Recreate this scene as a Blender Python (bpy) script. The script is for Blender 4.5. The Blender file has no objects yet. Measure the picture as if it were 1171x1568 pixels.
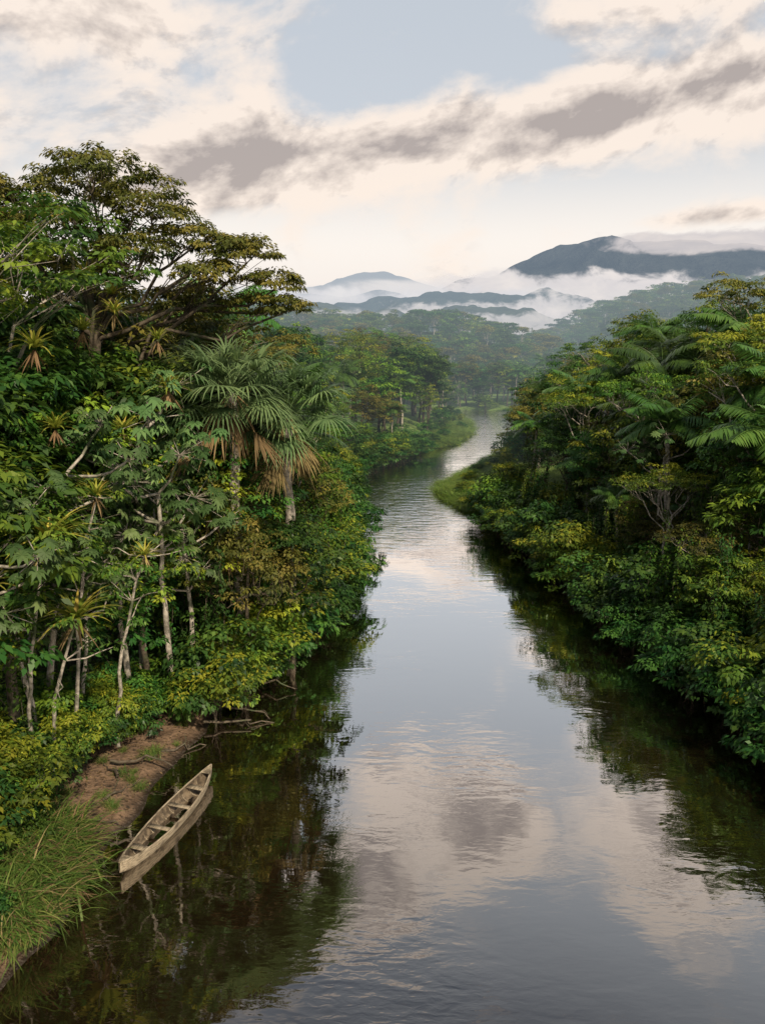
import bpy, math, random
import numpy as np
from mathutils import Vector, noise
rng=np.random.default_rng(11); random.seed(5)
scene=bpy.context.scene
R=math.radians
# ------------------------------------------------------------------ node helpers
class NT:
    def __init__(s,nt):
        s.nt=nt; nt.nodes.clear()
    def n(s,t,**k):
        nd=s.nt.nodes.new(t)
        for a,b in k.items(): setattr(nd,a,b)
        return nd
    def l(s,a,b): s.nt.links.new(a,b)
    def put(s,sock,v):
        if isinstance(v,bpy.types.NodeSocket): s.l(v,sock)
        else: sock.default_value=v
    def m(s,op,a,b=None,c=None,clamp=False):
        nd=s.n('ShaderNodeMath',operation=op,use_clamp=clamp)
        s.put(nd.inputs[0],a)
        if b is not None: s.put(nd.inputs[1],b)
        if c is not None: s.put(nd.inputs[2],c)
        return nd.outputs[0]
    def comb(s,x,y,z):
        nd=s.n('ShaderNodeCombineXYZ')
        for i,v in enumerate((x,y,z)): s.put(nd.inputs[i],v)
        return nd.outputs[0]
    def noise(s,vec,scale,detail=4,rough=.5,dist=0):
        nd=s.n('ShaderNodeTexNoise'); s.l(vec,nd.inputs['Vector'])
        nd.inputs['Scale'].default_value=scale; nd.inputs['Detail'].default_value=detail
        nd.inputs['Roughness'].default_value=rough; nd.inputs['Distortion'].default_value=dist
        return nd.outputs[0]
    def mix(s,f,a,b):
        nd=s.n('ShaderNodeMix',data_type='RGBA'); s.put(nd.inputs[0],f)
        for i,v in ((6,a),(7,b)):
            s.put(nd.inputs[i], v if isinstance(v,bpy.types.NodeSocket) else (*v,1))
        return nd.outputs[2]
    def smooth(s,x,a,b,lo=0,hi=1):
        nd=s.n('ShaderNodeMapRange',interpolation_type='SMOOTHSTEP'); s.put(nd.inputs[0],x)
        for i,v in enumerate((a,b,lo,hi)): nd.inputs[i+1].default_value=v
        return nd.outputs[0]
    def mixsh(s,f,a,b):
        nd=s.n('ShaderNodeMixShader'); s.put(nd.inputs[0],f); s.l(a,nd.inputs[1]); s.l(b,nd.inputs[2]); return nd.outputs[0]
def newmat(name):
    m=bpy.data.materials.new(name); m.use_nodes=True
    try: m.cycles.emission_sampling='NONE'
    except Exception as e: print('es',e)
    return m,NT(m.node_tree)
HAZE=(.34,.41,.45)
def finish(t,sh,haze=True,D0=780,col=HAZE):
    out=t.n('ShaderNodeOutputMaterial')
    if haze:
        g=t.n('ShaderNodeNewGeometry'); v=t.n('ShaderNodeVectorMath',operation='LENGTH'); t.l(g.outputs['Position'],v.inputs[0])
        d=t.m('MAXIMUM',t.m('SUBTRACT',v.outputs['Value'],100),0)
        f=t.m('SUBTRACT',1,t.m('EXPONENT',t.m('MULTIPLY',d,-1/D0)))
        e=t.n('ShaderNodeEmission'); e.inputs[0].default_value=(*col,1)  # aerial haze painted in: flat emission, stronger with distance from world origin
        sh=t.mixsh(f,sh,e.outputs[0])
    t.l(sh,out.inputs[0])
def leaf_mat(name,cd,cm,cl,rough=.5,trans=.3,spec=.25):
    m,t=newmat(name)
    at=t.n('ShaderNodeAttribute',attribute_name='tint'); oi=t.n('ShaderNodeObjectInfo')
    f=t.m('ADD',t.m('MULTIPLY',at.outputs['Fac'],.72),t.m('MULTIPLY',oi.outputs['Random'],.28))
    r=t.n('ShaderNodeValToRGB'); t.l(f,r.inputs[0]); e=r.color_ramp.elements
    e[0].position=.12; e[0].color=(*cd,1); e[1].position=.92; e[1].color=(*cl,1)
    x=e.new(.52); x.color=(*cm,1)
    hs=t.n('ShaderNodeHueSaturation'); t.l(r.outputs[0],hs.inputs['Color'])
    t.l(t.m('ADD',.472,t.m('MULTIPLY',oi.outputs['Random'],.05)),hs.inputs['Hue'])
    t.l(t.m('ADD',.82,t.m('MULTIPLY',t.m('FRACT',t.m('MULTIPLY',oi.outputs['Random'],7.31)),.55)),hs.inputs['Value'])
    pr=t.n('ShaderNodeBsdfPrincipled'); t.l(hs.outputs[0],pr.inputs['Base Color']); pr.inputs['Roughness'].default_value=rough
    pr.inputs['Specular IOR Level'].default_value=spec
    tr=t.n('ShaderNodeBsdfTranslucent'); t.l(hs.outputs[0],tr.inputs[0])
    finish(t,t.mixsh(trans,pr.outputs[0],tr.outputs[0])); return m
def bark_mat(name,a,b,sc=6):
    m,t=newmat(name); g=t.n('ShaderNodeTexCoord')
    n=t.noise(g.outputs['Object'],sc,4,.65); n2=t.noise(g.outputs['Object'],.9,2)
    c=t.mix(t.smooth(n,.35,.65),a,b); c=t.mix(t.smooth(n2,.5,.7),c,(.05,.07,.03))
    pr=t.n('ShaderNodeBsdfPrincipled'); t.l(c,pr.inputs['Base Color']); pr.inputs['Roughness'].default_value=.85
    bp=t.n('ShaderNodeBump'); bp.inputs['Strength'].default_value=.6; bp.inputs['Distance'].default_value=.03; t.l(n,bp.inputs['Height']); t.l(bp.outputs[0],pr.inputs['Normal'])
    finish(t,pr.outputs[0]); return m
M_leafA=leaf_mat('leaf_broad',(.018,.055,.010),(.06,.14,.02),(.21,.30,.03))
M_leafB=leaf_mat('leaf_dark',(.010,.038,.010),(.032,.095,.020),(.09,.18,.03),.42)
M_leafC=leaf_mat('leaf_yellow',(.03,.07,.010),(.10,.17,.02),(.32,.33,.03))
M_leafO=leaf_mat('leaf_olive',(.035,.05,.012),(.10,.115,.022),(.23,.19,.04),.55)
M_leafCec=leaf_mat('leaf_cecropia',(.04,.09,.025),(.09,.165,.055),(.20,.28,.10),.5)
M_fan=leaf_mat('leaf_fan_palm',(.045,.085,.035),(.11,.175,.075),(.21,.29,.12),.45,.35,.25)
M_palm=leaf_mat('leaf_palm',(.03,.08,.018),(.07,.16,.03),(.16,.26,.05),.38,.3,.4)
M_brom=leaf_mat('leaf_bromeliad',(.11,.17,.02),(.24,.30,.045),(.48,.36,.08),.4,.35)
M_grass=leaf_mat('leaf_grass',(.035,.085,.018),(.10,.18,.035),(.28,.29,.08),.5,.35)
M_mead=leaf_mat('leaf_meadow',(.07,.14,.025),(.16,.26,.04),(.30,.36,.08),.6,.35)
M_dead=leaf_mat('leaf_dead',(.07,.05,.025),(.18,.125,.06),(.33,.25,.13),.8,.2)
M_bark=bark_mat('bark_brown',(.04,.03,.02),(.11,.09,.065))
M_pale=bark_mat('bark_pale',(.2,.18,.15),(.45,.41,.36))
# ------------------------------------------------------------------ mesh builder
def unit(a): return a/np.maximum(np.linalg.norm(a,axis=-1,keepdims=True),1e-9)
class MB:
    def __init__(s): s.V=[];s.Q=[];s.M=[];s.T=[];s.n=0
    def add(s,V,Q,mat,tint):
        V=np.asarray(V,float).reshape(-1,3); Q=np.asarray(Q,int).reshape(-1,4)
        s.V.append(V); s.Q.append(Q+s.n); s.n+=len(V); s.M.append(np.full(len(Q),mat)); s.T.append(np.broadcast_to(np.asarray(tint,float),(len(Q),)))
    def build(s,name,mats,smooth=False):
        V=np.concatenate(s.V);Q=np.concatenate(s.Q);Mi=np.concatenate(s.M);T=np.concatenate(s.T)
        me=bpy.data.meshes.new(name); me.vertices.add(len(V)); me.vertices.foreach_set('co',V.ravel())
        me.loops.add(len(Q)*4); me.loops.foreach_set('vertex_index',Q.ravel())
        me.polygons.add(len(Q)); me.polygons.foreach_set('loop_start',np.arange(len(Q))*4)
        try: me.polygons.foreach_set('loop_total',np.full(len(Q),4))
        except Exception: pass
        for m in mats: me.materials.append(m)
        me.polygons.foreach_set('material_index',Mi)
        if smooth: me.polygons.foreach_set('use_smooth',np.ones(len(Q),bool))
        a=me.attributes.new('tint','FLOAT','FACE'); a.data.foreach_set('value',T.astype(np.float32))
        me.update(calc_edges=True); return me
def tube(mb,pts,rad,sides=6,mat=1,tint=.5):
    pts=np.asarray(pts,float); k=len(pts); rad=np.broadcast_to(rad,(k,))
    tg=unit(np.gradient(pts,axis=0)); ref=np.array([.31,.95,.05]); 
    u=unit(np.cross(tg,ref)); v=np.cross(tg,u)
    a=np.linspace(0,2*np.pi,sides,endpoint=False)
    V=pts[:,None]+rad[:,None,None]*(np.cos(a)[None,:,None]*u[:,None]+np.sin(a)[None,:,None]*v[:,None])
    i,j=np.meshgrid(np.arange(k-1),np.arange(sides),indexing='ij'); i=i.ravel();j=j.ravel();j2=(j+1)%sides
    mb.add(V.reshape(-1,3),np.stack([i*sides+j,i*sides+j2,(i+1)*sides+j2,(i+1)*sides+j],1),mat,tint)
def leaves(mb,P,Nr,D,L,W,mat=0,tint=.5,fold=.12,droop=.15):
    n=len(P); D=unit(D); S=unit(np.cross(D,Nr)); Nr=np.cross(S,D)
    L=np.broadcast_to(L,(n,))[:,None]; W=np.broadcast_to(W,(n,))[:,None]
    mid=P+D*L*.45; tip=P+D*L-np.array([0,0,1])*L*droop
    V=np.stack([P,mid+S*W*.5+Nr*W*fold,tip,mid-S*W*.5+Nr*W*fold],1).reshape(-1,3)
    mb.add(V,np.arange(n*4).reshape(n,4),mat,tint)
def clumps(mb,C,out,r,nl,Ll,rg,ctint,mat=0,flat=.6,wr=.45):
    k=len(C); n=k*nl; c=np.repeat(C,nl,0); o=np.repeat(out,nl,0); ct=np.repeat(ctint,nl)
    v=rg.normal(size=(n,3)); v=unit(v); v=unit(v+o*.55); v[:,2]=np.where(v[:,2]<-.2,-v[:,2]*.5,v[:,2])
    rr=np.repeat(np.broadcast_to(r,(k,)),nl)[:,None]*rg.uniform(.35,1,size=(n,1))
    P=c+v*rr*np.array([1,1,flat])
    Nr=unit(v*.6+o*.3+np.array([0,0,.75])+rg.normal(size=(n,3))*.38)
    D=v*np.array([1,1,.2])+rg.normal(size=(n,3))*.45+np.array([0,0,-.3]); D=D-Nr*np.sum(D*Nr,1,keepdims=True)
    L=Ll*rg.uniform(.65,1.3,size=n)
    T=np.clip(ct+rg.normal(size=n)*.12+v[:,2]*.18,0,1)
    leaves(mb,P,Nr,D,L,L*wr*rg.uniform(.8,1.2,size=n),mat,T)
def curve(a,b,rg,k=5,sag=0,wob=.06):
    a=np.array(a,float);b=np.array(b,float);t=np.linspace(0,1,k)[:,None]; L=np.linalg.norm(b-a)
    p=a+(b-a)*t; w=rg.normal(size=(k,3))*wob*L; w[0]=0;w[-1]=0; p+=w; p[:,2]+=sag*L*np.sin(t[:,0]*np.pi); return p
def tree(mb,rg,base,top,tr,blobs,cr,nl,Ll,limb0=.45,flat=.6,wr=.45,mat=0,bark=1,vary=.22,lr=.42,twig=2):
    base=np.array(base,float);top=np.array(top,float)
    tp=curve(base,top,rg,8,0,.015); tube(mb,tp,np.linspace(tr,tr*.4,8)*np.array([1.5]+[1]*7),8,bark)
    for (c,rx,rz,nc) in blobs:
        c=np.array(c,float); f=limb0+(1-limb0)*rg.uniform(.1,.95)
        st=tp[min(7,int(f*7))]; r0=tr*lr
        lp=curve(st,c-np.array([0,0,rz*.35]),rg,6,.08,.05); tube(mb,lp,np.linspace(r0,r0*.35,6),6,bark)
        v=unit(rg.normal(size=(nc,3))); v[:,2]=np.where(v[:,2]<-.4,-v[:,2],v[:,2]); 
        C=c+v*np.array([rx,rx,rz])*rg.uniform(.62,1.08,size=(nc,1))
        bt=rg.normal()*.12
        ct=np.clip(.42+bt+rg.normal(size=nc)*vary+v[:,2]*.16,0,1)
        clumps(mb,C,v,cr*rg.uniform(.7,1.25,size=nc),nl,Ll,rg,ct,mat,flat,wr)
        for q in C[::twig]:
            tube(mb,curve(lp[rg.integers(3,6)],q,rg,4,.03,.06),np.linspace(r0*.25,r0*.08,4),3,bark)
ASSET={}
def reg(kind,mb,mats,H,smooth=False):
    me=mb.build('%s_mesh_%d'%(kind,len(ASSET.get(kind,[]))),mats,smooth)
    ASSET.setdefault(kind,[]).append((me,H))
def autoblobs(rg,H,Rr,ch,nb,nc,br=.5):
    out=[]
    for i in range(nb):
        a=i/nb*6.283*1.0+rg.uniform(-.4,.4); rad=Rr*(1-br)*(rg.uniform(.65,1.15) if i else 0)
        z=H-ch*rg.uniform(.3,.85) if i else H-ch*.3
        out.append(((rad*math.cos(a),rad*math.sin(a),z),Rr*br*rg.uniform(.8,1.2),ch*.3*rg.uniform(.8,1.3),nc))
    return out
for k,(mat,Ll,wr) in enumerate([(M_leafA,.27,.5),(M_leafB,.30,.42),(M_leafC,.24,.5),(M_leafB,.22,.55),(M_leafO,.25,.5),(M_leafA,.36,.38),(M_leafB,.34,.5)]):
    rg=np.random.default_rng(100+k); mb=MB()
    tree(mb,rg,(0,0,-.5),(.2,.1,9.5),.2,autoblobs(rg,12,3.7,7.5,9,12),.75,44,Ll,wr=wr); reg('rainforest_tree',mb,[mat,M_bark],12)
for k,(mat,b) in enumerate([(M_leafO,M_pale),(M_leafC,M_pale),(M_leafA,M_pale)]):
    rg=np.random.default_rng(200+k); mb=MB()
    tree(mb,rg,(0,0,-.5),(.3,.2,11.5),.17,autoblobs(rg,14,4.6,3.2,9,11,.36),.6,44,.22,limb0=.62,flat=.45); reg('umbrella_tree',mb,[mat,b],14)
for k,(mat,Ll,wr) in enumerate([(M_leafA,.2,.5),(M_leafB,.26,.42),(M_leafC,.2,.5),(M_leafB,.2,.6)]):
    rg=np.random.default_rng(300+k); mb=MB()
    bl=[((rg.uniform(-1.4,1.4),rg.uniform(-1.4,1.4),rg.uniform(.7,2.6)),1.1,.8,9) for _ in range(8)]
    tree(mb,rg,(0,0,-.6),(0,0,1.5),.07,bl,.6,40,Ll,limb0=.1,wr=wr); reg('riverside_shrub',mb,[mat,M_bark],3.6)
def cecropia(rg,H,lean=(0,0),nb=6,ns=5):
    mb=MB(); top=np.array([lean[0],lean[1],H*.82]); tp=curve((0,0,-.5),top,rg,9,0,.007); tube(mb,tp,np.linspace(.12,.06,9),8,1)
    for i in range(nb):
        a=i*6.283/nb+rg.uniform(-.4,.4); st=tp[rg.integers(5,9)]; e=st+np.array([math.cos(a)*rg.uniform(.9,2.2),math.sin(a)*rg.uniform(.9,2.2),rg.uniform(.6,1.9)])
        lp=curve(st,e,rg,5,-.08,.03); tube(mb,lp,np.linspace(.055,.03,5),5,1)
        for j in range(ns+5):
            o=unit(rg.normal(size=3)*np.array([1,1,.45])); pe=e+o*rg.uniform(.25,.95)+np.array([0,0,rg.uniform(-.35,.4)])
            tube(mb,[e,pe],.012,3,1); n0=unit(o*.6+np.array([0,0,1])+rg.normal(size=3)*.25)
            u=unit(np.cross(n0,[.2,1,.1])); w=np.cross(n0,u); an=np.linspace(0,5.6,9,endpoint=True)+rg.uniform(0,6)
            D=np.cos(an)[:,None]*u+np.sin(an)[:,None]*w; 
            leaves(mb,np.repeat(pe[None],9,0),np.repeat(n0[None],9,0),D,rg.uniform(.18,.33)*rg.uniform(.7,1.15,9),.14,0,np.clip(rg.normal(.5,.2)+rg.normal(size=9)*.05,0,1),.15,rg.uniform(.25,.6))
    return mb
for k in range(3): reg('cecropia_tree',cecropia(np.random.default_rng(400+k),9,(.5*(k-1),.3),9,13),[M_leafCec,M_pale],9)
def strap(mb,P,d,L,W,droop,rg,mat=0,tint=.5,seg=4,taper=True):
    d=unit(np.array(d,float)); s=unit(np.cross(d,[0.01,0,1])); V=[];p=np.array(P,float);dd=d.copy()
    for i in range(seg+1):
        t=i/seg; w=W*.5*((1-t)**.7 if taper else (math.sin(min(1,.15+t*.85)*math.pi)**.7+.02))
        V+= [p-s*w,p+s*w]; p=p+dd*L/seg; dd=unit(dd+np.array([0,0,-droop/seg]))
    V=np.array(V); Q=[[2*i,2*i+1,2*i+3,2*i+2] for i in range(seg)]; mb.add(V,Q,mat,tint)
def palm(rg,H,nf=17,fl=3.0):
    mb=MB(); top=np.array([rg.uniform(-.5,.5),rg.uniform(-.5,.5),H-1.2]); tube(mb,curve((0,0,-.5),top,rg,9,0,.006),np.linspace(.16,.1,9),8,1)
    for i in range(nf):
        a=i*2.4; up=rg.uniform(-.1,1.3) if i>3 else 1.8; d=unit(np.array([math.cos(a),math.sin(a),up])); p=top.copy(); pts=[p];dd=d.copy(); L=fl*rg.uniform(.85,1.15)
        for q in range(10): p=p+dd*L/10; pts.append(p); dd=unit(dd+np.array([0,0,-.13]))
        pts=np.array(pts); tube(mb,pts,np.linspace(.035,.01,11),3,0,.6)
        t=np.linspace(.12,1,44); P=np.stack([np.interp(t*10,np.arange(11),pts[:,c]) for c in range(3)],1)
        tg=unit(np.stack([np.interp(np.minimum(t*10+.5,10),np.arange(11),pts[:,c])-np.interp(t*10-.5,np.arange(11),pts[:,c]) for c in range(3)],1))
        s=unit(np.cross(tg,[0,0,1])); ll=.85*np.sin(np.clip(t*.9+.12,0,1)*np.pi)**.5+.1
        for sg in (1,-1):
            D=s*sg+tg*.55+np.array([0,0,-.35])+rg.normal(size=P.shape)*.08
            leaves(mb,P,unit(np.cross(s*sg,tg)*sg+np.array([0,0,1.])),D,ll,.09,0,np.clip(rg.normal(.5,.12)+rg.normal(size=44)*.06,0,1),.1,.35)
    return mb
for k in range(2): reg('feather_palm',palm(np.random.default_rng(500+k),11),[M_palm,M_pale],11)
def fanpalm(rg,H,nf=36):
    mb=MB(); top=np.array([0,0,H-2.3]); tube(mb,curve((0,0,-.5),top,rg,9,0,.006),np.linspace(.2,.15,9),10,1)
    for i in range(nf+13):
        dead=i>=nf; a=i*2.4+rg.uniform(-.3,.3)
        if dead: d=unit(np.array([math.cos(a)*rg.uniform(.2,1.1),math.sin(a)*rg.uniform(.2,1.1),-1])); pl=rg.uniform(.6,2.0)
        else: d=unit(np.array([math.cos(a),math.sin(a),rg.uniform(-.7,1.7)])); pl=rg.uniform(1.0,1.8)
        e=top+d*pl+np.array([0,0,-.12*pl]); tube(mb,curve(top,e,rg,4,.05,.01),[.035,.03,.025,.02],4,2 if dead else 0,.6)
        n0=unit(np.cross(d,np.cross([0,0,1.],d))+rg.normal(size=3)*.15); s=unit(np.cross(d,n0)); T0=np.clip(rg.normal(.45,.18)+.15*d[2],0,1)
        for an in np.linspace(-2.3,2.3,30):
            if dead: an=an*rg.uniform(.1,.3)
            D=math.cos(an)*d+math.sin(an)*s+n0*.12; L=(1.55-.22*abs(an))*rg.uniform(.8,1.15)*(rg.uniform(.4,1.3) if dead else 1)
            strap(mb,e,D,L,.09,1.7 if not dead else .6,rg,2 if dead else 0,np.clip(T0+rg.normal()*.1,0,1),4)
    return mb
for k in range(2): reg('fan_palm',fanpalm(np.random.default_rng(600+k),13),[M_fan,M_pale,M_dead],13)
for k in range(2):
    rg=np.random.default_rng(700+k); mb=MB()
    for i in range(38):
        a=i*2.4; u=.25+1.6*(i/38)**1.2; strap(mb,(0,0,0),(math.cos(a),math.sin(a),u),rg.uniform(.75,1.05),.1,1.2,rg,0,np.clip(rg.normal(.55,.2),0,1),5)
    for i in range(14):
        a=rg.uniform(0,6.28); strap(mb,(0,0,-.05),(math.cos(a)*.6,math.sin(a)*.6,-.7),rg.uniform(.5,.9),.08,.4,rg,1,rg.uniform(.2,.9),3)
    reg('bromeliad',mb,[M_brom,M_dead],1)
for kk,(gm,nm) in enumerate(((M_grass,'river_grass'),(M_grass,'river_grass'),(M_mead,'meadow_grass'))):
    rg=np.random.default_rng(720+kk); mb=MB()
    for i in range(150):
        a=rg.uniform(0,6.28); p=rg.normal(size=2)*.28; strap(mb,(p[0],p[1],-.05),(math.cos(a)*.6,math.sin(a)*.6,rg.uniform(.6,1.6)),rg.uniform(.6,1.5),.04,1.9,rg,0 if rg.random()<.8 else 1,np.clip(rg.normal(.5,.25),0,1),5)
    reg(nm,mb,[gm,M_dead if kk<2 else gm],1.2)
for k in range(2):
    rg=np.random.default_rng(740+k); mb=MB()
    for i in range(26):
        a=rg.uniform(0,6.28); p=rg.normal(size=2)*.35; h=rg.uniform(.5,1.9); b=np.array([p[0],p[1],0]);e=b+np.array([math.cos(a)*.3,math.sin(a)*.3,h]); tube(mb,[b,e],.015,3,0,.5)
        strap(mb,e,(math.cos(a),math.sin(a),.7),rg.uniform(.5,.85),.2,1.6,rg,0,np.clip(rg.normal(.5,.22),0,1),5,False)
    reg('broadleaf_plant',mb,[M_leafA,M_bark],2.4)
for k,mat in enumerate([M_leafA,M_leafB,M_leafC]):
    rg=np.random.default_rng(760+k); mb=MB()
    for i in range(11):
        x=rg.normal()*.9;y=rg.normal()*.7; L=rg.uniform(2.5,6.5); z0=rg.uniform(-.6,.6)
        p=curve((x,y,z0),(x+rg.normal()*.3,y+rg.normal()*.3,z0-L),rg,9,0,.025); tube(mb,p,.015,3,1)
        n=int(L*26); t=rg.uniform(0,8,n); P=np.stack([np.interp(t,np.arange(9),p[:,c]) for c in range(3)],1)+rg.normal(size=(n,3))*.12
        a=rg.uniform(0,6.28,n); D=np.stack([np.cos(a),np.sin(a),-.7*np.ones(n)],1); Nn=unit(np.stack([np.cos(a)*.7,np.sin(a)*.7,np.ones(n)],1))
        leaves(mb,P,Nn,D,rg.uniform(.13,.28,n),.13,0,np.clip(rg.normal(.45,.2,n),0,1))
    reg('hanging_vines',mb,[mat,M_bark],5)
for k,(mat,umb) in enumerate([(M_leafA,0),(M_leafB,0),(M_leafO,1),(M_leafB,1),(M_leafC,0)]):
    rg=np.random.default_rng(800+k); mb=MB()
    bl=autoblobs(rg,12,4.6,3.5 if umb else 7,6,6,.5); tree(mb,rg,(0,0,-2),(0,0,8.5),.25,bl,1.15,24,.62,flat=.55,wr=.6); reg('far_tree',mb,[mat,M_pale if umb else M_bark],12)
# ------------------------------------------------------------------ river & terrain
LY=[-80,0,15,19.3,21.9,25.3,30,34.8,40,46,55,67,85,105,120,133,152,170,186,205,220,238,258,300]
LX=[-14,-12,-11,-10.4,-9.7,-9.7,-8.9,-8.2,-6.4,-4.9,-4,-3.6,-4.8,-5.3,-1,3.7,13.5,18,20,21,19,8,-15,-60]
RY=[-80,0,34,45,60,80,90,95,102,110,121,145,171,200,220,238,252,275]
RX=[22,19,17.6,15.6,14.0,11.4,8.7,7.4,7.6,11,15.3,23,32,41,43,38,16,-50]
def Lx(y): return np.interp(y,LY,LX)
def Rx(y): return np.interp(y,RY,RX)
def sstep(t): t=np.clip(t,0,1); return t*t*(3-2*t)
def height(x,y):
    dl=Lx(y)-x; dr=x-Rx(y); d=np.maximum(dl,dr)
    w=.5*np.sin(y*.9+x*.4)+.3*np.sin(y*2.1-x*.7); d2=d+.35*w*np.exp(-np.abs(d)/4)
    land=.75*(1-np.exp(-np.maximum(d2,0)/1.3))+.02
    land=land+np.where(dl>dr, 3.0*sstep((d-3)/12), 8.5*sstep((d-2)/26)*(1-.8*sstep((y-85)/50)))+.25*np.sin(x*.31+1)*np.sin(y*.27)*sstep(d/6)
    bed=np.maximum(-2.5,d2*.4)
    return np.where(d2>0,land,bed-.02)
def axis(segs):
    o=[]
    for a,b,s in segs: o+=list(np.arange(a,b,s))
    return np.array(o)
xs=np.concatenate([-np.geomspace(4500,60,26)[:-1],axis([(-60,-22,3),(-22,30,.6),(30,70,3)]),np.geomspace(70,4500,26)])
ys=np.concatenate([axis([(-100,10,5),(10,60,.6),(60,140,1.2),(140,320,3)]),np.geomspace(320,9000,30)])
X,Y=np.meshgrid(xs,ys,indexing='ij'); Z=height(X,Y)
far=sstep((Y-2000)/4000); Z=Z*(1-far)+2*far
nx,ny=X.shape; I,J=np.meshgrid(np.arange(nx-1),np.arange(ny-1),indexing='ij'); I=I.ravel();J=J.ravel()
mb=MB(); mb.add(np.stack([X.ravel(),Y.ravel(),Z.ravel()],1),np.stack([I*ny+J,(I+1)*ny+J,(I+1)*ny+J+1,I*ny+J+1],1),0,.5)
m,t=newmat('soil_and_mud'); g=t.n('ShaderNodeNewGeometry'); P=g.outputs['Position']
n1=t.noise(P,1.2,6,.65); n2=t.noise(P,7,5,.6)
c=t.mix(t.smooth(n1,.35,.65),(.085,.052,.03),(.23,.15,.095)); c=t.mix(t.smooth(n2,.54,.66),c,(.04,.028,.017))
sp=t.n('ShaderNodeSeparateXYZ'); t.l(P,sp.inputs[0])
litter=t.mix(n1,(.02,.03,.01),(.06,.07,.02)); c=t.mix(t.smooth(sp.outputs[2],1.15,1.9),c,litter)
wet=t.smooth(sp.outputs[2],.02,.25); c=t.mix(wet,(.028,.019,.012),c)
farg=t.smooth(sp.outputs[1],80,95); c=t.mix(farg,c,t.mix(n1,(.08,.14,.025),(.16,.24,.045)))
pr=t.n('ShaderNodeBsdfPrincipled'); t.l(c,pr.inputs['Base Color']); t.l(t.m('ADD',.35,t.m('MULTIPLY',wet,.5)),pr.inputs['Roughness'])
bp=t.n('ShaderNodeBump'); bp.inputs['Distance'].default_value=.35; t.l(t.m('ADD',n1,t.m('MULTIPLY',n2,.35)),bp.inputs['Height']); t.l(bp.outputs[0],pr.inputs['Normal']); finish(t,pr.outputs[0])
def addobj(name,me,loc=(0,0,0),rot=(0,0,0),sc=1,parent=None):
    o=bpy.data.objects.new(name,me); scene.collection.objects.link(o); o.location=loc;o.rotation_euler=rot
    o.scale=(sc,sc,sc) if not hasattr(sc,'__len__') else sc
    if parent: o.parent=parent
    return o
addobj('ground',mb.build('ground',[m],True))
m,t=newmat('river_water'); g=t.n('ShaderNodeNewGeometry'); P=g.outputs['Position']
mp=t.n('ShaderNodeMapping'); t.l(P,mp.inputs[0]); mp.inputs['Scale'].default_value=(.55,1.3,1); mp.inputs['Rotation'].default_value=(0,0,.25)
w1=t.noise(mp.outputs[0],.8,2,.5,.6); w2=t.noise(mp.outputs[0],3.6,2,.5,.4); big=t.noise(P,.09,2)
sp=t.n('ShaderNodeSeparateXYZ'); t.l(P,sp.inputs[0])
rif=t.m('MULTIPLY',t.smooth(sp.outputs[1],66,85),t.smooth(sp.outputs[1],125,105))
amp=t.m('ADD',t.m('ADD',t.smooth(big,.42,.62,.2,1.1),t.m('MULTIPLY',rif,2.8)),t.smooth(sp.outputs[1],125,165,0,6))
h=t.m('MULTIPLY',t.m('ADD',w1,t.m('MULTIPLY',w2,.24)),amp)
bp=t.n('ShaderNodeBump'); bp.inputs['Strength'].default_value=1; bp.inputs['Distance'].default_value=.026; t.l(h,bp.inputs['Height'])
gl=t.n('ShaderNodeBsdfGlossy'); gl.inputs['Roughness'].default_value=.02; gl.inputs[0].default_value=(.98,.95,.92,1); t.l(bp.outputs[0],gl.inputs['Normal'])
df=t.n('ShaderNodeBsdfDiffuse'); df.inputs[0].default_value=(.011,.007,.0035,1)
lw=t.n('ShaderNodeLayerWeight'); lw.inputs[0].default_value=.5
f=t.m('MULTIPLY',t.m('POWER',lw.outputs['Facing'],1.6),1.65,clamp=True)
out=t.n('ShaderNodeOutputMaterial'); t.l(t.mixsh(f,df.outputs[0],gl.outputs[0]),out.inputs[0])
mb=MB(); mb.add([(-90,-100,0),(90,-100,0),(90,340,0),(-90,340,0)],[[0,1,2,3]],0,.5); addobj('river',mb.build('river',[m]))
# ------------------------------------------------------------------ placement
LIB=bpy.data.collections.new('plant_library'); order={}
allk=[]
for kind,ls in ASSET.items():
    for i,(me,H) in enumerate(ls):
        o=bpy.data.objects.new('%s_src_%02d'%(kind,i),me); LIB.objects.link(o); allk.append((o.name,kind,i))
for i,(nm,kind,k) in enumerate(sorted(allk)): order[(kind,k)]=i
ng=bpy.data.node_groups.new('scatter_instances','GeometryNodeTree')
ng.interface.new_socket('Geometry',in_out='INPUT',socket_type='NodeSocketGeometry'); ng.interface.new_socket('Geometry',in_out='OUTPUT',socket_type='NodeSocketGeometry')
gi=ng.nodes.new('NodeGroupInput');go=ng.nodes.new('NodeGroupOutput');ip=ng.nodes.new('GeometryNodeInstanceOnPoints');ci=ng.nodes.new('GeometryNodeCollectionInfo')
ci.inputs['Collection'].default_value=LIB; ci.inputs['Separate Children'].default_value=True; ci.inputs['Reset Children'].default_value=True
def na(nm,ty):
    nd=ng.nodes.new('GeometryNodeInputNamedAttribute'); nd.data_type=ty; nd.inputs[0].default_value=nm; return [o for o in nd.outputs if o.enabled][0]
e2r=ng.nodes.new('FunctionNodeEulerToRotation')
ng.links.new(gi.outputs[0],ip.inputs['Points']);ng.links.new(ci.outputs[0],ip.inputs['Instance']);ip.inputs['Pick Instance'].default_value=True
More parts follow.
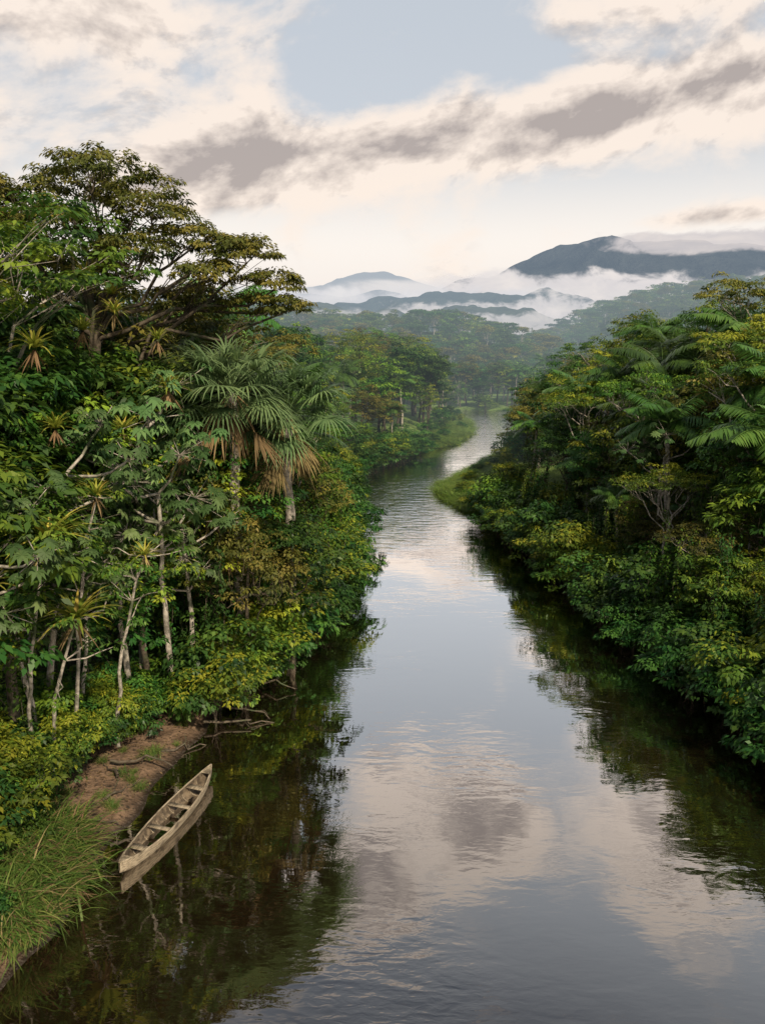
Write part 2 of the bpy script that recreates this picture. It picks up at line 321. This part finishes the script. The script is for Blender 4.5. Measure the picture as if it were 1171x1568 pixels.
ng.links.new(na('idx','INT'),ip.inputs['Instance Index']);ng.links.new(na('rot','FLOAT_VECTOR'),e2r.inputs[0]);ng.links.new(e2r.outputs[0],ip.inputs['Rotation']);ng.links.new(na('scl','FLOAT_VECTOR'),ip.inputs['Scale']);ng.links.new(ip.outputs[0],go.inputs[0])
GR={}
def put(kind,x,y,Ht,group=None,z=None,tilt=(0,0),var=None,wide=1.0,j=.04):
    ls=ASSET[kind]; k=rng.integers(len(ls)) if var is None else var; s=Ht/ls[k][1]
    if z is None: z=float(height(np.array(x),np.array(y)))
    z=max(z,-.2); rz=rng.uniform(0,6.28); sc=(s*wide*rng.uniform(.9,1.15),)*2+(s,)
    rot=(tilt[0]+rng.normal()*j,tilt[1]+rng.normal()*j,rz)
    if group: GR.setdefault(group,[]).append((x,y,z,*rot,*sc,order[(kind,k)]))
    else: addobj(kind,ls[k][0],(x,y,z),rot,sc)
def hmax(side,d,y):
    if side<0:
        if y<24: return np.interp(d,[0,2,5,12],[1.6,3,6,11])
        if y<70: return np.interp(d,[0,1.5,4,8,14],[4.5,8,12.5,16,17])
        return np.interp(d,[0,2,6,14],[5,8.5,13,15.5])
    return np.interp(d,[0,1.5,5,10,18,40],[4.6,7.3,10.6,12.6,13.2,13])
def spit_cap(x,y):
    if y<130: return float(np.interp(x/y,[.13,.155,.185,.22],[0,4,10,15]))
    return float(np.interp(x/y,[.195,.215,.24],[0,6,14]))
def scatter(side,y0,y1,step,dmin,dmax,grp):
    y=y0
    while y<y1:
        d=dmin
        while d<dmax:
            yy=y+rng.uniform(-.5,.5)*step; dd=max(dmin,d+rng.uniform(-.5,.5)*step)
            x=(Lx(yy)-dd) if side<0 else (Rx(yy)+dd)
            d+=step*(1+d*.015)
            if side<0 and 21<yy<35.5 and x>-13.6: continue
            if side<0 and 138<yy<232 and dd<5.5: continue
            if side<0 and yy<24 and dd<2: continue
            if abs(x)>.6*yy+9: continue
            h=hmax(side,dd,yy)*rng.uniform(.66,1.2); near=yy<62
            if side>0 and 84<yy<240:
                cap=spit_cap(x,yy)
                if cap<2.5: continue
                h=min(h,cap)
            if dd<1.6 or h<5.5: put('riverside_shrub',x,yy,min(h,5.5),'riverside_undergrowth',wide=1.05)
            else:
                q=rng.random()
                k='rainforest_tree' if q<.68 else ('umbrella_tree' if q<.83 else ('cecropia_tree' if q<.89 else 'feather_palm'))
                if k=='cecropia_tree': h=min(h,12)
                if k=='umbrella_tree': h*=1.12
                put(k,x,yy,h,None if near else grp,wide=1.3 if (k=='rainforest_tree' and h<9) else 1.08)
                if dd<8 and rng.random()<.6: put('riverside_shrub',x+rng.normal(),yy+rng.normal(),rng.uniform(3,5.5),'riverside_undergrowth')
        y+=step
scatter(-1,14,72,3.2,.6,17,'riverbank_forest'); scatter(-1,72,250,4.8,.6,28,'riverbank_forest')
scatter(1,30,72,3.5,.2,26,'riverbank_forest'); scatter(1,72,260,5.0,.4,42,'riverbank_forest')
for side,y0,y1 in ((-1,35,138),(1,26,84)):
    y=y0
    while y<y1:
        x=(Lx(y)+rng.uniform(-.6,.7)) if side<0 else (Rx(y)-rng.uniform(-.6,.9))
        put('riverside_shrub',x,y,rng.uniform(2.4,4.6),'riverside_undergrowth',z=.25,wide=1.1)
        y+=rng.uniform(1.2,2.2)
for i in range(80):
    y=rng.uniform(26,75); d=rng.uniform(.5,6); x=Lx(y)-d
    if y<35 and x>-13.4: continue
    put('hanging_vines',x,y,rng.uniform(4,6.5),'hanging_vines',z=hmax(-1,d,y)*rng.uniform(.55,.95)+.8)
for i in range(50):
    y=rng.uniform(34,84); d=rng.uniform(.5,10); put('hanging_vines',Rx(y)+d,y,rng.uniform(3,5),'hanging_vines',z=hmax(1,d,y)*rng.uniform(.6,.95)+1)
for i in range(190):
    y=rng.uniform(16,46); x=Lx(y)-rng.uniform(.8,7)
    if 22<y<34.5 and x>-12.4: continue
    if y<22 and x>-11.6: continue
    put('broadleaf_plant',x,y,rng.uniform(1.2,2.4),'broadleaf_undergrowth')
for i in range(125):
    y=rng.uniform(20.4,25.0); x=-10.45-abs(rng.normal())*.9-max(0,y-23)*.35
    if x>Lx(y)-.5: continue
    put('river_grass',x,y,rng.uniform(1.0,1.9),'river_grass',wide=1.1)
for i in range(50): put('riverside_shrub',rng.uniform(-13.6,-10.8),rng.uniform(15.6,20.6),rng.uniform(.7,1.5),'riverside_undergrowth')
for i in range(30): put('riverside_shrub',rng.uniform(-15,-12.4),rng.uniform(21.5,29.5),rng.uniform(1.6,3.4),'riverside_undergrowth')
for i in range(40):
    y=rng.uniform(25,34.5); x=Lx(y)-rng.uniform(.4,4.2); put('river_grass',x,y,rng.uniform(.25,.6),'river_grass')
for i in range(20):
    y=rng.uniform(30.5,35.5); x=Lx(y)-rng.uniform(2.2,4.6); put('riverside_shrub',x,y,rng.uniform(1.2,2.8),'riverside_undergrowth')
for i in range(1500):
    y=rng.uniform(84,130); x=rng.uniform(Rx(y)-.2,.16*y+2) if Rx(y)<.16*y+2 else 16
    if x>Rx(y)-.2: put('meadow_grass',x,y,rng.uniform(.4,1.3),'river_grass',wide=1.8)
for i in range(14):
    y=rng.uniform(92,118); x=Rx(y)+rng.uniform(1.5,4); put('riverside_shrub',x,y,rng.uniform(.9,2),'riverside_undergrowth')
for i in range(1100):
    y=rng.uniform(138,222); x=Lx(y)-rng.uniform(-.2,6.5); put('meadow_grass',x,y,rng.uniform(.5,1.3),'river_grass',wide=2.2)
for i in range(18):
    y=rng.uniform(140,215); put('riverside_shrub',Lx(y)-rng.uniform(1.5,6),y,rng.uniform(1,2.6),'riverside_undergrowth')
for i in range(500):
    y=rng.uniform(130,240); x=Rx(y)+rng.uniform(.2,6.5); put('meadow_grass',x,y,rng.uniform(.6,1.4),'river_grass',wide=2)
for x,y,h,v in ((-7.4,40.3,17.8,0),(-5.2,43,17.2,1),(-9.3,43,17.0,1)): put('fan_palm',x,y,h,None,var=v,wide=1.1,j=.01)
for x,y,h in ((-6.9,38.7,9.2),(-4.9,41.3,8.8),(-8.8,39.6,11)): put('rainforest_tree',x,y,h,None,wide=1.0)
for x,y,h in ((-13.6,29.6,9.5),(-12.9,32,8.5),(-11.4,34.4,11),(-14.4,27,11),(-10.2,36.2,12.5),(-14.2,31.5,13.5),(-9.2,37.7,10.5),(-11.8,37,15)): put('cecropia_tree',x,y,h,None)
for x,y,h in ((-20,40,16),(-18.5,43,17),(-13,44,16),(-22,44,17.5),(-12,47.5,16.5),(-17,38,15.5),(-15,35,14.5),(-17.5,33,14.5)): put('rainforest_tree',x,y,h,None,wide=1.1)
for x,y,h in ((-15,32,9),(-14.6,34.5,9),(-12.2,36,7.5)): put('rainforest_tree',x,y,h,None,wide=1.2)
for x,y,h in ((21,70,14.5),(23,66,15),(18.5,78,13),(27,62,16),(19.5,54,12.5),(25,50,14),(22,45,12.5),(20,62,13)): put('feather_palm',x,y,h,None,wide=1.15)
for x,y,h in ((26,57,16),(23,49,15),(30,66,17),(20,60,14.5),(17.5,70,13.5)): put('umbrella_tree',x,y,h,None)
brom=[(-13.6,37.4,18.0,1.4),(-9.6,36.4,15.4,1.5),(-14.2,33.5,17.2,1.6),(-8.3,38,9.2,1.3),(-13.2,32.5,14,1.3),(-10.4,38,17.6,1.2),(-7.6,38.4,6.8,1.3),(-15.6,44,21,1.5),(-14.2,43.6,20,1.5),(-13.6,42,19.0,1.4),(-17,42,20,1.5),(-12.2,33.4,11.5,1.3),(-14.6,29.5,12.5,1.4),(-11.6,36,13.6,1.3)]
rg=np.random.default_rng(77)
for (b,e,nb,bs) in (((-13.3,28.3),(-11.6,27.3,10.6),3,1.9),((-12.6,28.6),(-11.0,27.6,7.6),2,1.8),((-11.2,31.6),(-9.5,31.2,9.0),4,1.0),((-12.3,30.4),(-10.9,30.2,11.6),4,1.2),((-13.8,27.2),(-13.4,26.3,9.2),3,1.4)):
    mb=MB(); z0=float(height(np.array(b[0]),np.array(b[1]))); top=np.array([e[0]-b[0],e[1]-b[1],e[2]-z0]); p=curve((0,0,-.4),top,rg,10,0,.005); p[:,0]-=.45*np.sin(np.linspace(0,math.pi,10)); tube(mb,p,np.linspace(.095,.045,10),8,1)
    C=[];O=[]
    for i in range(nb*3):
        st=p[rg.integers(6,10)]; o=unit(rg.normal(size=3)*np.array([1,1,.4])+np.array([0,0,.5])); q=st+o*rg.uniform(.8,1.9); tube(mb,curve(st,q,rg,4,0,.05),[.035,.028,.02,.01],4,1); C.append(q);O.append(o)
    clumps(mb,np.array(C),np.array(O),.55,42,.2,rg,rg.uniform(.2,.7,len(C)),0)
    addobj('slender_tree',mb.build('slender_tree',[M_leafA,M_pale],False),(b[0],b[1],z0)); brom.append((e[0],e[1],e[2]+.05,bs))
for x,y,z,s in brom: put('bromeliad',x,y,s,None,z=z)
rg=np.random.default_rng(42); mb=MB(); bx,by=-15.6,45
bl=[(-19,0,24.8,2.5),(-17,2,25.9,2.4),(-14.9,-1,26,2.6),(-13,1,25.2,2.2),(-12.0,-1,23.9,2.0),(-10.2,0,22.8,1.8),(-8.6,1,22.4,1.7),(-7.2,-.5,22,1.8),(-6.0,.5,20.6,1.6),(-16.8,-2,23.4,2.1),(-20.3,-1,23.2,2.3),(-9.2,-1.5,20.9,1.6),(-12.8,-2,22,1.8),(-18.6,1,21.4,2.1),(-5.4,-.5,19.3,1.3),(-22,1,25,2.4),(-15.5,2,21,1.8),(-11,2,19.8,1.8),(-7.5,1,19.4,1.4),(-21.5,0,20.5,2.2),(-22.5,0,26,2.2)]
blobs=[((x-bx,dy,z-2),r*1.05,r*.5,int(29*r/1.8)) for x,dy,z,r in bl]
tree(mb,rg,(0,0,-.5),(-.3,0,18.5),.5,blobs,.66,58,.25,limb0=.7,flat=.5,lr=.30,twig=3)
addobj('emergent_canopy_tree',mb.build('emergent_tree',[M_leafO,M_bark]),(bx,by,2))
mid_x=np.array([-.35,-.2,-.105,-.05,.012,.058,.105,.145,.176,.22,.3])*480; mid_z=17+np.array([.055,.055,.0505,.048,.049,.0465,.04,.031,.018,.0,-.02])*480-12
a_x=np.array([.1,.152,.207,.246,.285,.324,.355,.394,.457,.52,.7])*650; a_z=17+np.array([-.01,.005,.027,.0465,.061,.072,.077,.081,.088,.095,.1])*650-10
b_x=np.array([-.3,-.105,-.066,-.02,.012,.043,.082,.121,.16,.191,.222,.26,.35,.6])*1400; b_z=17+np.array([.05,.044,.048,.055,.065,.062,.067,.069,.073,.0765,.069,.06,.05,.04])*1400
c_x=np.array([.05,.121,.16,.191,.215,.246,.269,.293,.324,.355,.386,.417,.457,.52,.7])*3500; c_z=17+np.array([.06,.083,.098,.108,.114,.113,.117,.111,.120,.125,.118,.114,.107,.097,.07])*3500
d_x=np.array([-.5,-.3,-.113,-.066,-.035,.004,.027,.058,.105,.2,.4])*5000; d_z=17+np.array([.055,.065,.073,.077,.085,.094,.088,.082,.077,.065,.05])*5000
e_x=np.array([-.4,-.15,-.09,-.05,-.01,.04,.09,.15,.22,.3])*850; e_z=17+np.array([.05,.052,.058,.054,.048,.05,.057,.052,.035,.01])*850
def fb(x,y,s,o=5): return noise.fractal(Vector((x/s,y/s,3.3)),1.0,2.0,o)
def hillz(x,y,px,pz,D,dep,rough):
    t=(y-(D-dep))/dep; p=float(np.interp(x,px,pz)); base=math.sin(min(max(t,0),1)*math.pi/2)**1.15 if t<1 else math.cos(min(t-1,1)*math.pi/2)
    rid=abs(fb(x+99,y,dep*.5,4))*2.2 if rough>15 else 0
    return (p+4)*base-4+(fb(x,y,dep*.35)-rid*(1-.55*base)*1.3)*rough*min(1,max(t*1.5,0))
def hill(name,px,pz,D,dep,rough,mat,nx=150,ny=60):
    xs=np.linspace(px[0],px[-1],nx); ys=np.linspace(D-dep,D+dep*.6,ny)
    V=[(x,y,hillz(x,y,px,pz,D,dep,rough)) for x in xs for y in ys]
    I,J=np.meshgrid(np.arange(nx-1),np.arange(ny-1),indexing='ij');I=I.ravel();J=J.ravel()
    mb=MB(); mb.add(V,np.stack([I*ny+J,(I+1)*ny+J,(I+1)*ny+J+1,I*ny+J+1],1),0,.5); return addobj(name,mb.build(name,[mat],True))
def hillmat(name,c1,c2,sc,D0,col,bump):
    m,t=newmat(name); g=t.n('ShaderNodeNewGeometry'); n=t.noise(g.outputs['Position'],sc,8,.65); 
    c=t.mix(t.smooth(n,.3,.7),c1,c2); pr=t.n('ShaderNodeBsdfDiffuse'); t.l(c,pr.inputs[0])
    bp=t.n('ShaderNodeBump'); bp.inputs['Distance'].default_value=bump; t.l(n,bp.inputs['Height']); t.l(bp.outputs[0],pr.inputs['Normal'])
    finish(t,pr.outputs[0],True,D0,col); return m  # each ridge material takes its own painted haze colour and falloff
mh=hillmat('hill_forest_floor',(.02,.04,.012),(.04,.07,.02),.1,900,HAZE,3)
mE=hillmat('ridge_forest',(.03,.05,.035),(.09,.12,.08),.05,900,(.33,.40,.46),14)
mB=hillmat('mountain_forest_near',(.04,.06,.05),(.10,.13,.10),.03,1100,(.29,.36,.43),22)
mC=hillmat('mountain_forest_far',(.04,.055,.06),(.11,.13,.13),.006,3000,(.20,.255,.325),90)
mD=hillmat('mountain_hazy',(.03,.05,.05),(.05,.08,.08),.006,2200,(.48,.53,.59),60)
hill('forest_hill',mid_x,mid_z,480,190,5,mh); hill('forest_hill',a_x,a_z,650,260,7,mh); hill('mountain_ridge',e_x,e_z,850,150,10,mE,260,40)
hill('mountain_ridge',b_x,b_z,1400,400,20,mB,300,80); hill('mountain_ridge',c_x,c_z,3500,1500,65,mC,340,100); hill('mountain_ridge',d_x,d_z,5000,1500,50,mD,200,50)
def fput(x,y,z,h): 
    k=rng.integers(len(ASSET['far_tree'])); s=h/12; GR.setdefault('distant_forest',[]).append((x,y,z,0,0,rng.uniform(0,6.28),s*1.1,s*1.1,s,order[('far_tree',k)]))
for y in np.arange(236,420,7.5):
    for x in np.arange(-.2*y,.55*y,8):
        xx=x+rng.uniform(-3,3);yy=y+rng.uniform(-3,3)
        if yy<285 and Lx(yy)-6<xx<Rx(yy)+6: continue
        fput(xx,yy,1.5,rng.uniform(7,12))
for y in np.arange(295,500,8.0):
    for x in np.arange(-.2*y,.24*y,8.5):
        xx=x+rng.uniform(-4,4);yy=y+rng.uniform(-4,4)
        fput(xx,yy,hillz(xx,yy,mid_x,mid_z,480,190,5)-2,rng.uniform(9,15))
for y in np.arange(395,680,8.5):
    for x in np.arange(.11*y,.53*y,9):
        xx=x+rng.uniform(-4,4);yy=y+rng.uniform(-4,4); fput(xx,yy,hillz(xx,yy,a_x,a_z,650,260,7)-2,rng.uniform(9,16))
for nm,rows in GR.items():
    A=np.array(rows,float); me=bpy.data.meshes.new(nm); me.vertices.add(len(A)); me.vertices.foreach_set('co',A[:,:3].ravel())
    for an,sl in (('rot',slice(3,6)),('scl',slice(6,9))):
        at=me.attributes.new(an,'FLOAT_VECTOR','POINT'); at.data.foreach_set('vector',np.ascontiguousarray(A[:,sl]).ravel())
    at=me.attributes.new('idx','INT','POINT'); at.data.foreach_set('value',A[:,9].astype(np.int32)); me.update()
    o=addobj(nm,me); md=o.modifiers.new('scatter','NODES'); md.node_group=ng
# ------------------------------------------------------------------ mist banks
def mist(x0,x1,D,z0,z1,seed,thr=.5,soft=.25,dens=.9,col=(.80,.76,.74),sx=3.,sz=1.3):
    m,t=newmat('mist_glow_sheet'); tc=t.n('ShaderNodeTexCoord'); sp=t.n('ShaderNodeSeparateXYZ'); t.l(tc.outputs['Generated'],sp.inputs[0]); u,w=sp.outputs[0],sp.outputs[2]
    n=t.noise(t.comb(t.m('MULTIPLY',u,sx),seed*3.7,t.m('MULTIPLY',w,sz)),1.6,6,.58,.4)
    e=t.m('MULTIPLY',t.m('MULTIPLY',t.smooth(u,0,.2),t.smooth(u,1,.8)),t.m('MULTIPLY',t.smooth(w,0,.35),t.smooth(w,1,.55)))
    d=t.m('ADD',t.m('MULTIPLY',e,.75),t.m('MULTIPLY',t.m('SUBTRACT',n,.5),1.8)); a=t.m('MULTIPLY',t.m('MULTIPLY',t.smooth(d,thr-soft,thr+soft),dens),t.smooth(e,0,.25))
    cc=t.mix(t.smooth(n,.4,.7),(col[0]*.86,col[1]*.88,col[2]*.92),col)
    em=t.n('ShaderNodeEmission'); t.l(cc,em.inputs[0]); tr=t.n('ShaderNodeBsdfTransparent')  # mist brightness is emitted by the sheet
    out=t.n('ShaderNodeOutputMaterial'); t.l(t.mixsh(a,tr.outputs[0],em.outputs[0]),out.inputs[0])
    mb=MB(); k=12; V=[]
    for i in range(k+1):
        x=x0+(x1-x0)*i/k; y=D+(x1-x0)*.05*math.sin(i*.9+seed); V+=[(x,y,z0),(x,y,z1)]
    mb.add(V,[[2*i,2*i+2,2*i+3,2*i+1] for i in range(k)],0,.5); addobj('mist_bank',mb.build('mist',[m]))
def mi(u0,u1,D,t0,t1,*a,**k): mist(u0*D,u1*D,D,17+t0*D,17+t1*D,*a,**k)
mi(-.25,.72,4400,.03,.09,1,thr=.3,soft=.3,dens=.8,col=(.86,.82,.80),sx=5)
mi(.0,.7,1950,.03,.110,2,thr=.36,soft=.20,dens=.95,col=(.87,.81,.78),sx=8,sz=2)
mi(-.3,.3,1900,.02,.090,3,thr=.36,soft=.24,dens=.85,col=(.82,.80,.80),sx=6)
mi(.13,.38,920,.015,.088,4,thr=.45,soft=.2,dens=.88,sx=5,sz=2.5)
mi(-.02,.24,970,.02,.070,5,thr=.44,soft=.2,dens=.8,sx=6,sz=2)
mi(.22,.75,2600,.112,.15,6,thr=.34,soft=.25,dens=.88,col=(.74,.68,.66),sx=7)
mi(.08,.32,700,.005,.06,7,thr=.44,soft=.2,dens=.72,sx=6,sz=2.5)
mi(-.25,.05,690,.02,.058,9,thr=.47,soft=.25,dens=.55,sx=5,sz=2)
# ------------------------------------------------------------------ canoe
m,t=newmat('weathered_wood'); tc=t.n('ShaderNodeTexCoord'); mp=t.n('ShaderNodeMapping'); t.l(tc.outputs['Object'],mp.inputs[0]); mp.inputs['Scale'].default_value=(1.2,14,14)
n=t.noise(mp.outputs[0],1.5,7,.65); n2=t.noise(tc.outputs['Object'],3,4)
c=t.mix(t.smooth(n,.35,.65),(.15,.12,.08),(.40,.34,.25)); c=t.mix(t.smooth(n2,.52,.74),c,(.09,.072,.05))
pr=t.n('ShaderNodeBsdfPrincipled'); t.l(c,pr.inputs['Base Color']); pr.inputs['Roughness'].default_value=.75
bp=t.n('ShaderNodeBump'); bp.inputs['Distance'].default_value=.01; t.l(n,bp.inputs['Height']); t.l(bp.outputs[0],pr.inputs['Normal']); finish(t,pr.outputs[0],False); M_wood=m
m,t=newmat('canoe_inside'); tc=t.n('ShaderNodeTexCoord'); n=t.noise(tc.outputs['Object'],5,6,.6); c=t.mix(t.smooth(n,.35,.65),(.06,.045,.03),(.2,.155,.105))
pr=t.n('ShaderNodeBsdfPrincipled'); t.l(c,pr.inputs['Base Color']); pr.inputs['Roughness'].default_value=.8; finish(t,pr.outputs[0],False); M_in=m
ca=(-8.66,23.7);cb=(-6.93,29.9); cl=math.dist(ca,cb)/2
par=bpy.data.objects.new('wooden_canoe',None); scene.collection.objects.link(par); par.location=((ca[0]+cb[0])/2,(ca[1]+cb[1])/2,.0); par.rotation_euler=(R(2),R(-1),math.atan2(cb[1]-ca[1],cb[0]-ca[0]))
def wd(t): return .50*(1-abs(t)**2.2)**.85+.025
def sh(t): return .36+.26*abs(t)**3
def ke(t): return -.12+.34*abs(t)**5
def shell(off,flip,mat,mb):
    ts=np.linspace(-1,1,41)*(1 if not off else .965); aa=np.linspace(-math.pi/2,math.pi/2,15); V=[]
    for tt in ts:
        w=max(wd(tt)-off,.004);s=sh(tt);k=ke(tt)+off
        for a in aa: V.append((tt*cl,w*math.sin(a),s-(s-k)*math.cos(a)**.55 if math.cos(a)>1e-6 else s))
    n=15; Q=[[i*n+j,(i+1)*n+j,(i+1)*n+j+1,i*n+j+1] for i in range(40) for j in range(14)]
    if flip: Q=[q[::-1] for q in Q]
    mb.add(V,Q,mat,.5)
mb=MB(); shell(0,True,0,mb); shell(.045,False,1,mb); addobj('hull',mb.build('canoe_hull',[M_wood,M_in],True),parent=par)
mb=MB()
for sg in (1,-1):
    ts=np.linspace(-1,1,41); tube(mb,[(tt*cl,sg*(wd(tt)-.02),sh(tt)+.012) for tt in ts],.034,6,0)
addobj('gunwales',mb.build('gunwales',[M_wood]),parent=par)
def box(mb,cx,cy,cz,lx,ly,lz,mat=0):
    V=[(cx+a*lx/2,cy+b*ly/2,cz+c*lz/2) for a in(-1,1) for b in(-1,1) for c in(-1,1)]
    mb.add(V,[[0,1,3,2],[4,6,7,5],[0,4,5,1],[2,3,7,6],[0,2,6,4],[1,5,7,3]],mat,.5)
for i,tt in enumerate((-.62,-.22,.22,.60)):
    mb=MB(); box(mb,tt*cl,0,sh(tt)-.07,.2 if i in(1,2) else .26,2*wd(tt)-.07,.03); addobj('seat_%d'%(i+1),mb.build('seat',[M_wood]),parent=par)
mb=MB()
for tt in np.linspace(-.75,.75,12):
    aa=np.linspace(-1.35,1.35,11); w=wd(tt)-.055; tube(mb,[(tt*cl,w*math.sin(a),sh(tt)-(sh(tt)-ke(tt)-.055)*math.cos(a)**.55) for a in aa],.018,4,0)
addobj('ribs',mb.build('ribs',[M_wood]),parent=par)
mb=MB()
for sg in(1,-1):
    V=[]
    for q in np.linspace(.84,.985,5): V+=[(sg*q*cl,-wd(q)+.02,sh(q)+.006),(sg*q*cl,wd(q)-.02,sh(q)+.006)]
    mb.add(V,[[2*i,2*i+1,2*i+3,2*i+2] for i in range(4)],0,.5)
addobj('end_decks',mb.build('decks',[M_wood]),parent=par)
rg=np.random.default_rng(3)
for (x,y,z,l,a) in ((-8.2,34.4,.35,3.2,.2),(-7.6,36,.4,2.4,-.3),(-9.6,31.6,.35,2.2,.6),(-6.6,39,.5,2.2,-.2),(-10.5,27.5,.5,1.8,1.2),(-9.4,25.0,.3,1.2,.9),(-11,30,.8,2.4,.1),(-10.4,29,.7,1.5,2.2),(-10.9,26,.6,1.4,.3)):
    mb=MB(); e=(math.cos(a)*l,math.sin(a)*l,-.35); p=curve((0,0,0),e,rg,7,.05,.05); tube(mb,p,np.linspace(.07,.025,7),6,0)
    for j in (2,3,4): tube(mb,curve(p[j],p[j]+rg.normal(size=3)*.4+np.array([.2,0,.1]),rg,4,0,.1),[.03,.02,.015,.008],4,0)
    addobj('driftwood_branch',mb.build('driftwood',[M_bark]),(x,y,z))
mb=MB(); n=900; P=np.stack([rg.uniform(-13,-8.6,n),rg.uniform(23,34,n),np.zeros(n)],1); P=P[P[:,0]<Lx(P[:,1])-.2]; P[:,2]=height(P[:,0],P[:,1])+.03; n=len(P)
leaves(mb,P,unit(np.array([0,0,1.])+rg.normal(size=(n,3))*.4),rg.normal(size=(n,3))*np.array([1,1,.15]),rg.uniform(.08,.18,n),.07,0,rg.uniform(0,1,n)); addobj('fallen_leaves',mb.build('fallen_leaves',[M_dead]))
# ------------------------------------------------------------------ world
w=bpy.data.worlds.new('World'); scene.world=w; w.use_nodes=True; t=NT(w.node_tree)
SUN_EL=R(44); sdir=Vector((.40,-.80,0)).normalized()
sky=t.n('ShaderNodeTexSky',sky_type='NISHITA',sun_disc=False); sky.sun_elevation=SUN_EL; sky.sun_rotation=math.atan2(sdir.x,sdir.y); sky.dust_density=2.; sky.air_density=1
tc=t.n('ShaderNodeTexCoord'); sp=t.n('ShaderNodeSeparateXYZ'); t.l(tc.outputs['Generated'],sp.inputs[0])
az=t.m('ARCTAN2',sp.outputs[0],sp.outputs[1]); el=t.m('ARCSINE',sp.outputs[2])
def cv(off): return t.comb(t.m('MULTIPLY',az,5.5),t.m('MULTIPLY',t.m('SUBTRACT',t.m('ADD',el,off),t.m('MULTIPLY',az,.12)),9.5),.35)
nA=t.noise(cv(0),1.0,8,.58,.2)
nB=t.noise(cv(.016),1.0,6,.58,.2)
def gs(a0,e0,sa,se,amp,sl=0):
    da=t.m('SUBTRACT',az,a0); de=t.m('SUBTRACT',t.m('SUBTRACT',el,e0),t.m('MULTIPLY',da,sl))
    x=t.m('DIVIDE',da,sa); y=t.m('DIVIDE',de,se)
    q=t.m('ADD',t.m('MULTIPLY',x,x),t.m('MULTIPLY',y,y))
    return t.m('MULTIPLY',t.m('EXPONENT',t.m('MULTIPLY',q,-1)),amp)
tot=None
for g_ in ((.33,.262,.34,.045,1.05,.10),(-.12,.205,.24,.045,.95,.13),(-.38,.345,.24,.06,.62,0),(-.5,.24,.25,.05,.45,0),(.42,.375,.2,.03,.5,.1),(.42,.150,.2,.012,.6,.05),(.12,.555,.11,.07,.85,.2),(-.04,.63,.10,.06,.85,0),(.38,.55,.16,.1,.7,0),(-.6,.6,.4,.2,.5,0),(2.5,.5,1.,.3,.6,0),(-2.5,.6,.9,.3,.6,0)):
    s=gs(*g_); tot=s if tot is None else t.m('ADD',tot,s)
dens=t.m('ADD',tot,t.m('MULTIPLY',t.m('SUBTRACT',nA,.5),2.2))
alpha=t.smooth(dens,.12,.60)
thick=t.smooth(dens,.50,1.40)
emb=t.m('MULTIPLY',t.m('SUBTRACT',nA,nB),8.0)
shade=t.m('SUBTRACT',thick,emb,clamp=True)
ccol=t.mix(shade,(1.0,.87,.765),(.45,.39,.365))
hz=t.smooth(el,.26,.11)
lowc=t.mix(t.smooth(el,.02,.14),(.90,.82,.765),(.99,.925,.86))
hi=t.smooth(el,.62,.85)
base=t.mix(t.m('MULTIPLY',t.smooth(el,.55,.1),.4),(.70,.755,.81),(.90,.86,.82))
base=t.mix(hi,base,(.22,.27,.34))
bg1=t.n('ShaderNodeBackground'); t.l(sky.outputs[0],bg1.inputs[0]); bg1.inputs[1].default_value=.09
back_dim=t.smooth(sp.outputs[1],.2,-.5,1,.58)  # unseen sky behind the camera dimmed to lower ambient light on foliage
bg2=t.n('ShaderNodeBackground'); t.l(ccol,bg2.inputs[0]); t.l(t.m('MULTIPLY',back_dim,t.m('SUBTRACT',1,t.m('MULTIPLY',hi,.35))),bg2.inputs[1])
bg3=t.n('ShaderNodeBackground'); t.l(lowc,bg3.inputs[0]); t.l(back_dim,bg3.inputs[1])
veil=t.n('ShaderNodeBackground'); t.l(base,veil.inputs[0]); t.l(back_dim,veil.inputs[1])
s0=t.mixsh(.7,bg1.outputs[0],veil.outputs[0])
s1=t.mixsh(hz,s0,bg3.outputs[0]); s2=t.mixsh(t.m('MULTIPLY',alpha,.93),s1,bg2.outputs[0])
out=t.n('ShaderNodeOutputWorld'); t.l(s2,out.inputs[0])
L=bpy.data.lights.new('sun','SUN'); L.energy=5.0; L.angle=R(2.5); L.color=(1,.84,.62); so=bpy.data.objects.new('sun',L); scene.collection.objects.link(so)
sd=Vector((sdir.x*math.cos(SUN_EL),sdir.y*math.cos(SUN_EL),math.sin(SUN_EL))); so.rotation_euler=sd.to_track_quat('Z','Y').to_euler()
c=bpy.data.cameras.new('camera'); co=bpy.data.objects.new('camera',c); scene.collection.objects.link(co); co.location=(0,0,17); co.rotation_euler=(R(78.8),0,0)
c.sensor_fit='VERTICAL'; c.sensor_height=24; c.lens=18.84; c.clip_end=20000; c.clip_start=.1; scene.camera=co
scene.view_settings.view_transform='Standard'; scene.view_settings.look='None'; scene.view_settings.exposure=0
